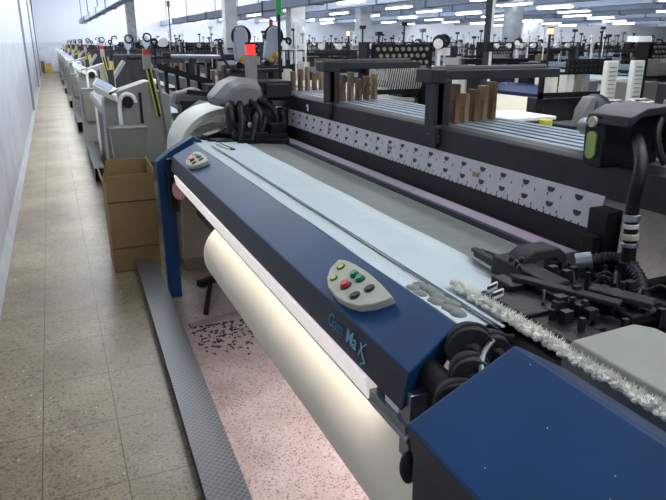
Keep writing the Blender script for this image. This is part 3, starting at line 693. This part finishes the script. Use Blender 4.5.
def signal(label,loc,z0,z1,colr,r=.03,body=None,pr=.012,zb=0):
    z0-=loc[2]; z1-=loc[2]
    s=empty('signal_lamp',loc,label,'signal lamp','signal lamps on looms')
    MB().cyl((0,0,zb),(0,0,z0),pr,n=10).build('lamp_pole','black_metal',s,0,True)
    if body: MB().box(-.035,.035,-.03,.03,z0-.16,z0).build('lamp_body',body,s,.004)
    MB().cyl((0,0,z0),(0,0,z1),r,n=16).build('lamp_lens',colr,s,0,True)
    MB().cyl((0,0,z1),(0,0,z1+.012),r*1.1,n=16).build('lamp_cap','black',s,0,True)
    return s
signal('glowing red square lamp on a beige box between the two feeders',(1.242,4.30,1.39),1.52,1.585,'red_lamp',.033,'panel_grey')
signal('tall black signal pole with green top right of the feeders',(1.50,4.45,1.272),1.78,1.90,'green_lamp',.02,None,.011)
# leaning steel post behind the loom
m=MB(); m.box(-.016,.0,-.016,.016,0,CZ); 
po=empty('steel_post',(2.2,2.98,0),'tall pale steel post with black edge rising behind the loom arm','post')
MB().box(-.004,.016,-.016,.016,0,CZ).build('post_body','pole_white',po); MB().box(-.02,-.004,-.018,.018,1.35,CZ).build('cable_channel','wire_dark',po)
MB().box(-.024,.02,-.02,.02,1.55,1.60).build('clamp','black',po)
# ================================================================ AISLE ROW LOOMS (end-on)
def aisle_loom():
    r=empty('weaving_loom',(0,0,0),'x','loom','looms standing in a row along the aisle')
    def Q(m,n,mt,bv=0,sm=False): return m.build(n,mt,r,bv,sm)
    Q(MB().prism([(.335,.12),(.36,1.145),(.40,1.19),(.70,1.285),(.735,1.29),(.77,1.275),(.79,1.215),(.90,1.175),(.885,.62),(.66,.60),(.66,.12)],'y',0,.30),'end_panel','panel_grey',.012)
    Q(MB().box(.64,.66,-.012,0,.7,1.20),'panel_groove','black')
    Q(MB().loft([(.40,-.06,.45),(.62,-.06,.45),(.62,-.0,.45),(.40,-.0,.45)],[(.37,-.20,.93),(.66,-.20,.93),(.66,-.0,.93),(.37,-.0,.93)]).box(.36,.67,-.21,0,.93,.945),'waste_bin','housing',.006)
    Q(MB().cyl((.545,-.04,1.125),(.545,0,1.125),.044,n=20),'knob','black',.004,True)
    Q(MB().tube([(.475,-.02,.80),(.475,-.02,.95),(.478,-.02,1.10),(.50,-.02,1.17),(.545,-.02,1.19),(.59,-.02,1.17),(.605,-.02,1.12)],.017),'cable_loop','white',0,True)
    # console
    c=Q(MB().loft([(.30,-.05,1.21),(.46,-.10,1.13),(.50,.20,1.15),(.34,.30,1.24)],[(.285,-.05,1.28),(.45,-.10,1.185),(.50,.20,1.22),(.335,.30,1.315)]),'console','cream_plastic',.01)
    o=MB().loft([(.30,-.02,1.277),(.41,-.06,1.213),(.455,.17,1.245),(.345,.25,1.308)],[(.30,-.02,1.283),(.41,-.06,1.219),(.455,.17,1.251),(.345,.25,1.314)]).build('display','screen_blue',c)
    o=MB().obox((.41,-.088,1.205),(.49,.13,1.215),.02,.02).build('card_slot','black',c)
    # long body
    Q(MB().box(.50,.56,.30,3.6,.10,.92),'front_apron','black_metal',.01)
    Q(MB().prism([(.40,.93),(.42,.98),(.56,1.04),(.62,1.02),(.62,.90),(.42,.88)],'y',.30,3.4),'front_cover','hood_grey',.01)
    Q(MB().cyl((.75,.32,.55),(.75,3.4,.55),.17,n=20),'take_up_roll','cream_plastic',0,True)
    Q(MB().box(.62,1.05,.3,3.5,.94,.99),'cloth_table','cloth')
    Q(MB().prism([(1.05,.94),(1.3,.94),(1.3,1.06),(1.12,1.05)],'y',.3,3.5),'reed_bar','black_metal')
    Q(MB().box(1.25,1.36,.1,4.0,1.13,1.24),'cross_beam','beam_black',.004)
    for y in(1.0,2.6):
        Q(MB().box(1.26,1.34,y-.04,y+.04,1.24,1.46).box(1.26,1.9,y-.04,y+.04,1.44,1.48),'frame_post','beam_black')
    for i in range(6): 
        hf=Q(MB().box(1.4+i*.07,1.425+i*.07,.3,3.6,1.18,1.22),'heald_frame','alu')
        if i<5:
            for y in(.6,3.0): MB().box(1.4+i*.07,1.43+i*.07,y,y+.06,1.22,1.34).build('guide_block','brown_board',hf)
    Q(MB().box(1.0,1.9,.05,.30,0,1.12),'side_frame','black_metal',.01); Q(MB().box(1.9,2.1,.1,3.8,.1,.9),'warp_box','black_metal',.01)
    Q(MB().prism([(.95,1.08),(1.25,1.08),(1.25,1.16),(1.15,1.22),(.98,1.18)],'y',.12,.30),'drive_cover','hood_grey',.02,True)
    Q(MB().prism([(.94,.40),(1.40,.40),(1.40,1.06),(1.15,1.12),(.94,.98)],'y',-.02,.06),'lower_guard','housing',.01)
    # warning bar + lamp
    w=Q(MB().obox((.735,-.03,1.385),(.79,-.03,1.01),.014,.042,(1,0,0)),'warning_bar','yellow'); 
    MB().obox((.734,-.038,1.39),(.792,-.038,1.0),.006,.022,(1,0,0)).build('black_stripe','black',w)
    Q(MB().cyl((.80,-.02,1.39),(.86,-.02,.75),.012),'pole','steel',0,True)
    Q(MB().box(.70,.76,-.03,.03,1.385,1.50),'lamp_body','panel_grey',.004)
    Q(MB().box(.705,.752,-.025,.025,1.50,1.545),'lamp_lens','red')
    # harness stack
    for i in range(5): Q(MB().box(.92+i*.1,.95+i*.1,.35+.02*i,.43+.02*i,1.0,1.42-.02*(i%2)),'lever','black')
    Q(MB().obox((.60,.3,1.465),(1.25,.3,1.475),.02,.02),'cross_bar','black'); Q(MB().obox((.85,.3,1.40),(1.35,.4,1.24),.02,.05),'sloping_bar','black')
    Q(MB().box(1.45,2.0,.30,.42,1.05,1.40),'harness_box','dusty_black',.01); Q(MB().obox((1.05,.05,1.19),(1.75,.05,1.10),.03,.04),'grey_arm','black')
    Q(MB().prism([(1.35,.92),(1.9,.92),(1.9,1.08),(1.6,1.16),(1.35,1.0)],'y',-.25,.05),'cream_tray','cream_plastic',.01)
    for k,(x,y,z) in enumerate([(.98,3.7,1.60),(1.22,3.7,1.62)]):
        Q(MB().prism([(x+.045*math.cos(a),z-.02+.08*math.sin(a)) for a in [i*PI/8 for i in range(16)]],'y',y-.04,y+.04).box(x-.012,x+.012,y-.02,y+.02,1.05,z),'feeder','feeder_grey',.005,True)
        Q(MB().torus((x+.02,y-.04,z+.04),(0,1,0),.05,.011),'feeder_ring','black',0,True)
    Q(MB().cyl((1.02,.9,1.60),(1.02,1.05,1.60),.045,n=16),'yarn_package','white',0,True)
    Q(MB().torus((.93,.88,1.60),(.4,1,0),.026,.012,16,6).cyl((.93,.9,1.0),(.93,.9,1.57),.010),'package_disc','black',0,True)
    Q(MB().prism([(.70,.85),(.72,1.05),(.85,1.17),(1.0,1.20),(1.15,1.12),(1.15,.85)],'y',3.7,4.2).box(.5,1.5,3.6,4.2,0,.86),'round_cover','cream_plastic',.01,True)
    Q(MB().ball((1.1,3.5,1.28),.17,.15,.10),'motor_hood','hood_grey',0,True)
    Q(MB().box(.70,.78,3.4,3.5,1.0,1.36),'yarn_box','yellow_card')
    Q(MB().box(.58,.64,2.2,2.3,1.03,1.30),'sensor_post','dusty_black'); Q(MB().obox((.55,2.5,1.05),(.80,2.6,1.38),.05,.04),'slanted_arm','panel_grey')
    Q(MB().box(.75,1.2,3.3,3.4,1.0,1.45),'gear_head','dusty_black',.02)
    return r
al=None
YS=[5.6,10.5,15.5,20.5,25.5,30.5,35.2]
for i,y in enumerate(YS):
    if al is None: al=aisle_loom(); o=al
    else: o=copy_tree(al)
    o.location=(0,y,0)
    tag(o,['grey loom beyond the cardboard box with yellow warning bar and white cable loop','grey loom in the aisle row, second beyond the cardboard box','grey loom in the aisle row, third beyond the cardboard box','grey loom in the aisle row, fourth beyond the cardboard box','grey loom in the aisle row, fifth beyond the cardboard box','grey loom in the aisle row, sixth beyond the cardboard box','grey loom at the far end of the aisle row'][i],'loom','looms standing in a row along the aisle')
# boxes at the aisle end
for i,(x,w,h,l,mt) in enumerate([(-.42,.20,.62,'brown carton at the aisle end, against the left wall','brown_board'),(-.13,.32,.50,'yellow brown carton at the aisle end, right of the brown one','yellow_card')]):
    c=empty('carton',(x,38.9,0),l,'box','cartons at the end of the aisle')
    MB().box(-w/2,w/2,-.3,.3,0,h).build('carton_wall',mt,c); MB().box(-w/2-.005,w/2+.005,-.305,.305,h-.06,h).build('lid',mt,c)
# ================================================================ BACKGROUND LOOM ROWS
def back_loom():
    r=empty('weaving_loom',(0,0,0),'x','loom','looms in the hall behind')
    def Q(m,n,mt,bv=0,sm=False): return m.build(n,mt,r,bv,sm)
    # near end creel board: face towards -Y, x 0..0.72, z 1.37..1.585
    m=MB().box(.06,.70,0,.06,1.37,1.575)
    m.use(1)
    for i in range(9):
        for j in range(3):
            x=.10+i*.072+(.036 if j%2 else 0); 
            if x>.68: continue
            m.cyl((x,-.018,1.40+j*.065),(x,0,1.40+j*.065),.020,n=10)
    m.use(0)
    for i in range(14): m.cyl((.08+i*.045,.03,1.575),(.02+i*.045,.03,1.60),.006,n=5)
    Q(m,'bobbin_board',['black','bobbin_grey'])
    m=MB()
    for i in range(26):
        x=.03+i*.026; m.add([(x,.03,1.365),(x+.018,.03,1.365),(x+.010+.25*(i/26-.2)*.4,.18,1.09),(x-.002+.25*(i/26-.2)*.4,.18,1.09)],[(0,1,2,3)])
    m.cyl((.0,.03,1.36),(.7,.03,1.36),.006,n=5); Q(m,'hanging_yarn','yarn_white')
    Q(MB().obox((-.05,.18,1.09),(.72,.18,1.09),.03,.05).box(-.02,.01,.0,.2,0,1.6).box(.72,.75,.0,.2,0,1.6).box(-.35,0,.1,.16,1.30,1.345),'creel_frame','black')
    Q(MB().box(.1,.65,.14,.8,.5,1.02),'gear_case','panel_grey',.02)
    Q(MB().box(.80,1.0,.1,.5,0,1.14),'end_cabinet','cream_plastic',.01)
    Q(MB().box(.2,2.3,.4,3.6,.1,.8),'lower_frame','black_metal')
    Q(MB().cyl((.5,.6,.72),(.5,3.5,.72),.26,n=20),'warp_beam','yarn_white',0,True)
    Q(MB().prism([(.2,1.02),(.9,1.05),(.9,1.03),(.2,1.0)],'y',.8,3.4),'warp_sheet','cloth')
    Q(MB().box(1.05,1.15,.2,3.9,1.10,1.22),'cross_beam','beam_black')
    for y in(1.2,2.7): Q(MB().box(1.05,1.13,y-.05,y+.05,1.22,1.47).box(.5,1.13,y-.05,y+.05,1.44,1.485),'frame_post','beam_black')
    for i in range(5): 
        hf=Q(MB().box(.70+i*.06,.722+i*.06,.6,3.5,1.16,1.24),'heald_frame','alu')
        for y in(.9,3.2): MB().box(.70+i*.06,.73+i*.06,y,y+.06,1.24,1.36).build('guide_block','brown_board',hf)
    Q(MB().prism([(2.05,.86),(2.05,1.0),(2.2,1.02),(2.32,.92),(2.32,.82)],'y',.5,3.6),'front_cover','blue')
    Q(MB().cyl((1.0,.15,1.46),(1.0,.15,1.54),.06,n=14).cyl((1.0,.15,1.22),(1.0,.15,1.46),.015),'package','white',0,True)
    for (x,y) in((.80,-.05),):
        Q(MB().torus((x,y,1.60),(.3,1,0),.055,.02,16,6),'feeder_ring','black',0,True)
        Q(MB().cyl((x-.03,y-.03,1.58),(x,y+.04,1.59),.05,n=14).box(x-.02,x+.02,y,y+.04,1.2,1.56),'feeder','white',0,True)
    Q(MB().torus((.90,.02,1.61),(.3,1,0),.05,.022,16,6),'feeder_ring','black',0,True)
    Q(MB().box(.55,1.05,.25,.60,1.02,1.30),'drive_box','dusty_black',.01); Q(MB().box(1.3,2.2,.2,.26,1.36,1.42),'rear_rail','black')
    Q(MB().box(1.4,2.1,.3,.34,1.05,1.34),'heald_panel','wire_dark')
    rr_=random.Random(5)
    for i in range(12):
        x=rr_.uniform(.0,2.2); y=rr_.uniform(1.2,3.6); h_=1.45+rr_.uniform(0,.42)
        Q(MB().cyl((x,y,1.1),(x,y,h_),.013,n=6).box(x-.04,x+.04,y-.03,y+.03,h_,h_+.05),'yarn_stand',['black_metal','dusty_black','white','steel'][i%4])
    for i in range(7): x=.1+i*.3; Q(MB().cyl((x,3.68,1.53),(x,3.76,1.53),.05,.04,n=10),'yarn_package','yarn_white',0,True)
    for i in range(4): Q(MB().box(1.3+i*.2,1.42+i*.2,.3+.3*i,.6+.3*i,.8,1.25+.08*(i%3)),'control_box',['cream_plastic','dusty_black','panel_grey','hood_grey'][i])
    Q(MB().box(0,2.2,3.72,3.76,1.46,1.48).box(0,.03,3.7,3.78,0,1.58).box(2.2,2.23,3.7,3.78,0,1.58),'package_rail','wire_dark')
    return r
bl=None
rown=['first','second','third','fourth','fifth','sixth','seventh']
for ri,(x,ys) in enumerate([(2.97,range(6,39,5)),(0,[]),(8.0,range(7,39,4)),(12,range(11,39,4)),(16.5,range(14,39,4)),(22,range(18,39,4)),(29,range(24,39,4))]):
    for k,y in enumerate(ys):
        if bl is None: bl=back_loom(); o=bl
        else: o=copy_tree(bl)
        o.location=(x,y,0)
        rr_=[0,0,1,2,3,4,5][ri]
        if rr_==0 and k==0: l='loom with black bobbin board and hanging white yarn, directly behind the foreground loom'
        else: l='dark loom in the %s row behind the front loom, %s from the near end'%(rown[rr_],ordn[k])
        tag(o,l,'loom','looms in the hall behind')
signal('slim pole with glowing orange lamp left of the bobbin board',(5.48,12.0,0),1.72,1.80,'orange_lamp',.03)
signal('slim pole with glowing orange lamp, upper right of the picture',(4.20,4.78,0),1.67,1.715,'orange_lamp',.025)
KC=.7333
cr=empty('yarn_creel',(4.33,4.4,0),'black bobbin board with cream and white strips, upper right behind the winding motor','creel')
def CQ(m,n,mt,bv=0,sm=False):
    m.v=[(x*KC,y*KC,0 if z<=0 else 1.6-(1.6-z)*KC) for x,y,z in m.v]; return m.build(n,mt,cr,bv,sm)
m=MB().box(-.30,.30,0,.06,1.25,1.41); m.use(1)
for i in range(8):
    for j in range(3): m.cyl((-.26+i*.072,-.012,1.28+j*.05),(-.26+i*.072,0,1.28+j*.05),.014,n=8)
CQ(m,'bobbin_board',['black','dusty_black'])
for i,(w_,mt_) in enumerate([(.09,'yarn_white'),(.07,'cream'),(.09,'white'),(.08,'cream_plastic'),(.09,'bobbin_grey'),(.08,'panel_grey')]): CQ(MB().box(-.62+i*.12,-.62+i*.12+w_,.02,.05,1.03,1.23),'cloth_strip',mt_)
CQ(MB().box(-.68,.36,.0,.06,.97,1.03).box(-.68,-.64,.0,.06,0,1.40).box(.32,.36,0,.06,0,1.42).box(-.68,.36,.07,.10,1.23,1.26),'creel_frame','black')
CQ(MB().box(-.5,.3,.15,.45,0,.95),'creel_base','dusty_black',.01)
# signal poles on the left over the looms
signal('slim signal pole with red top over the aisle looms',(2.3,13.7,0),2.27,2.36,'red',.03)
signal('slim signal pole with dark red top, left of the green one',(2.3,7.1,0),1.74,1.82,'red',.02)
# ---------------------------------------------------------------- things between the loom and the second row, right side
def cloth_loom_blue():
    r=empty('weaving_loom',(4.6,5.3,0),'blue topped loom with wide cream cloth, behind the second arm of the front loom','loom')
    def Q(m,n,mt,bv=0,sm=False):
        o=m.build(n,mt,r,bv,sm); o.matrix_parent_inverse=Matrix.Translation(-Vector(r.location)); return o
    Q(MB().prism([(4.48,1.06),(4.47,1.10),(4.54,1.17),(4.66,1.18),(4.68,1.06)],'y',4.82,5.92),'front_cover','blue_dark',.008)
    Q(MB().prism([(4.30,.70),(4.47,1.06),(4.52,1.06),(4.35,.70)],'y',4.84,5.9),'cloth_apron','cream')
    Q(MB().box(4.36,4.75,4.84,5.9,0,.70),'base','black_metal',.01)
    for k in range(4): Q(MB().box(4.72,4.92,4.84+k*.27,5.0+k*.27,.7,1.24+.05*((k*5)%4)),'control_box',['hood_grey','dusty_black','cream_plastic','black'][k%4],.01)
    return r
blue2=cloth_loom_blue(); blue2.name='weaving_loom'
# white topped tray box with yellow cup
tr=empty('tray_box',(2.52,3.0,0),'pale box with white lid just behind the heald frames','box')
def TQ(m,n,mt,bv=0):
    o=m.build(n,mt,tr,bv); o.matrix_parent_inverse=Matrix.Translation(-Vector(tr.location)); return o
TQ(MB().box(2.30,2.62,2.90,3.25,0,1.175),'box_body','housing',.006); TQ(MB().box(2.28,2.64,2.88,3.27,1.175,1.195),'lid','white',.004)
o=MB().cyl((2.75,3.0,0),(2.75,3.0,1.10),.03).build('x','black'); bpy.data.objects.remove(o)
yc=empty('yarn_pot',(atY(546,120,2.84).x,2.84,0),'small yellow fronted pot on a stand beside the white lidded box','pot')
MB().cyl((0,0,1.10),(0,0,1.185),.036,n=20).build('pot_body','yellow',yc,.003,True); MB().cyl((0,0,0),(0,0,1.10),.02).build('stand_pole','steel',yc)
# motor like rounded unit left of the badge box
mu=empty('winding_motor',(3.05,3.0,0),'dark rounded winding motor with grey bracket, behind the green badge unit','motor')
def MQ(m,n,mt,bv=0,sm=True):
    o=m.build(n,mt,mu,bv,sm); o.matrix_parent_inverse=Matrix.Translation(-Vector(mu.location)); return o
MQ(MB().ball((3.04,3.0,1.20),.10,.11,.10),'motor_body','navy'); MQ(MB().prism([(2.86,1.10),(2.88,1.22),(2.93,1.29),(2.97,1.29),(2.95,1.10)],'y',2.92,3.0),'bracket','hood_grey',.01)
MQ(MB().box(2.85,3.2,2.95,3.2,0,1.12),'pedestal','black_metal',.01,False)
# louvred cream cabinets
def cabinet(x,y,w,label):
    c=empty('louvred_cabinet',(x,y,0),label,'cabinet','cream louvred cabinets')
    MB().box(-w/2,w/2,0,.05,0,1.455).build('cabinet_body','cream_plastic',c,.008)
    m=MB()
    for k in range(9): m.box(-w*.3,w*.3,-.006,0,1.13+k*.034,1.137+k*.034)
    m.build('louvre','panel_grey',c)
    m=MB().loft([(-w*.9,-.30,1.07),(w*.8,-.30,1.07),(w*.8,-.02,1.13),(-w*.9,-.02,1.13)],[(-w*.9,-.30,1.09),(w*.8,-.30,1.09),(w*.8,-.02,1.15),(-w*.9,-.02,1.15)])
    m.use(1)
    for k in range(3):
        for q in range(2): m.loft([(-w*.7+q*w*.75,-.26+k*.08,1.100+k*.018),(-w*.15+q*w*.75,-.26+k*.08,1.100+k*.018),(-w*.15+q*w*.75,-.225+k*.08,1.107+k*.018),(-w*.7+q*w*.75,-.225+k*.08,1.107+k*.018)],[(-w*.7+q*w*.75,-.26+k*.08,1.103+k*.018),(-w*.15+q*w*.75,-.26+k*.08,1.103+k*.018),(-w*.15+q*w*.75,-.225+k*.08,1.110+k*.018),(-w*.7+q*w*.75,-.225+k*.08,1.110+k*.018)])
    m.build('vent_plate',['white','black'],c)
    MB().box(-w*.9,w*.8,-.30,-.02,0,1.07).build('base_box','black_metal',c)
    return c
cabinet(4.20,4.0,.12,'cream louvred cabinet at upper right, the left one of the pair')
cabinet(4.49,4.0,.12,'cream louvred cabinet at upper right, the right one of the pair')
# dark machine and pale bobbins at the right edge
e=empty('yarn_creel',(4.55,3.3,0),'dark creel with pale bobbins at the right edge of the picture','creel')
def EQ(m,n,mt,bv=0,sm=False):
    o=m.build(n,mt,e,bv,sm); o.matrix_parent_inverse=Matrix.Translation(-Vector(e.location)); return o
EQ(MB().box(4.25,4.9,3.3,3.6,0,1.30).box(4.3,4.34,3.25,3.3,0,1.62).box(4.75,4.79,3.25,3.3,0,1.62).box(4.25,4.9,3.22,3.3,1.50,1.54),'creel_frame','black_metal',.006)
m=MB()
for k in range(5): m.cyl((4.32+k*.09,3.2,1.37),(4.32+k*.09,3.28,1.37),.035,.03,n=12)
EQ(m,'yarn_bobbin','yarn_white',0,True)
EQ(MB().box(4.1,4.24,3.1,3.4,0,1.20),'motor_box','hood_grey',.01)
# white locker far right
lk=empty('tall_locker',(16,14.4,0),'tall white locker among the distant looms at upper right','locker')
MB().box(-.28,.28,-.2,.2,0,1.76).build('locker_body','white',lk,.01); MB().box(.18,.21,-.22,-.2,.9,1.05).build('handle','black',lk)
# ================================================================ world, camera, view
w=bpy.data.worlds.new('world'); bpy.context.scene.world=w; w.use_nodes=True
w.node_tree.nodes['Background'].inputs['Color'].default_value=(.80,.88,1,1); w.node_tree.nodes['Background'].inputs['Strength'].default_value=.45
cam=bpy.data.cameras.new('camera'); co=bpy.data.objects.new('camera',cam); col.objects.link(co)
cam.sensor_width=36; cam.lens=FPX/666*36; cam.clip_start=.02; cam.clip_end=200
co.location=C0
mt=Matrix((CR,CU,-CF)).transposed().to_4x4(); mt.translation=C0; co.matrix_world=mt
sc=bpy.context.scene; sc.camera=co
sc.view_settings.view_transform='Standard'; sc.view_settings.look='None'; sc.view_settings.gamma=1; sc.view_settings.use_curve_mapping=False; sc.view_settings.exposure=0
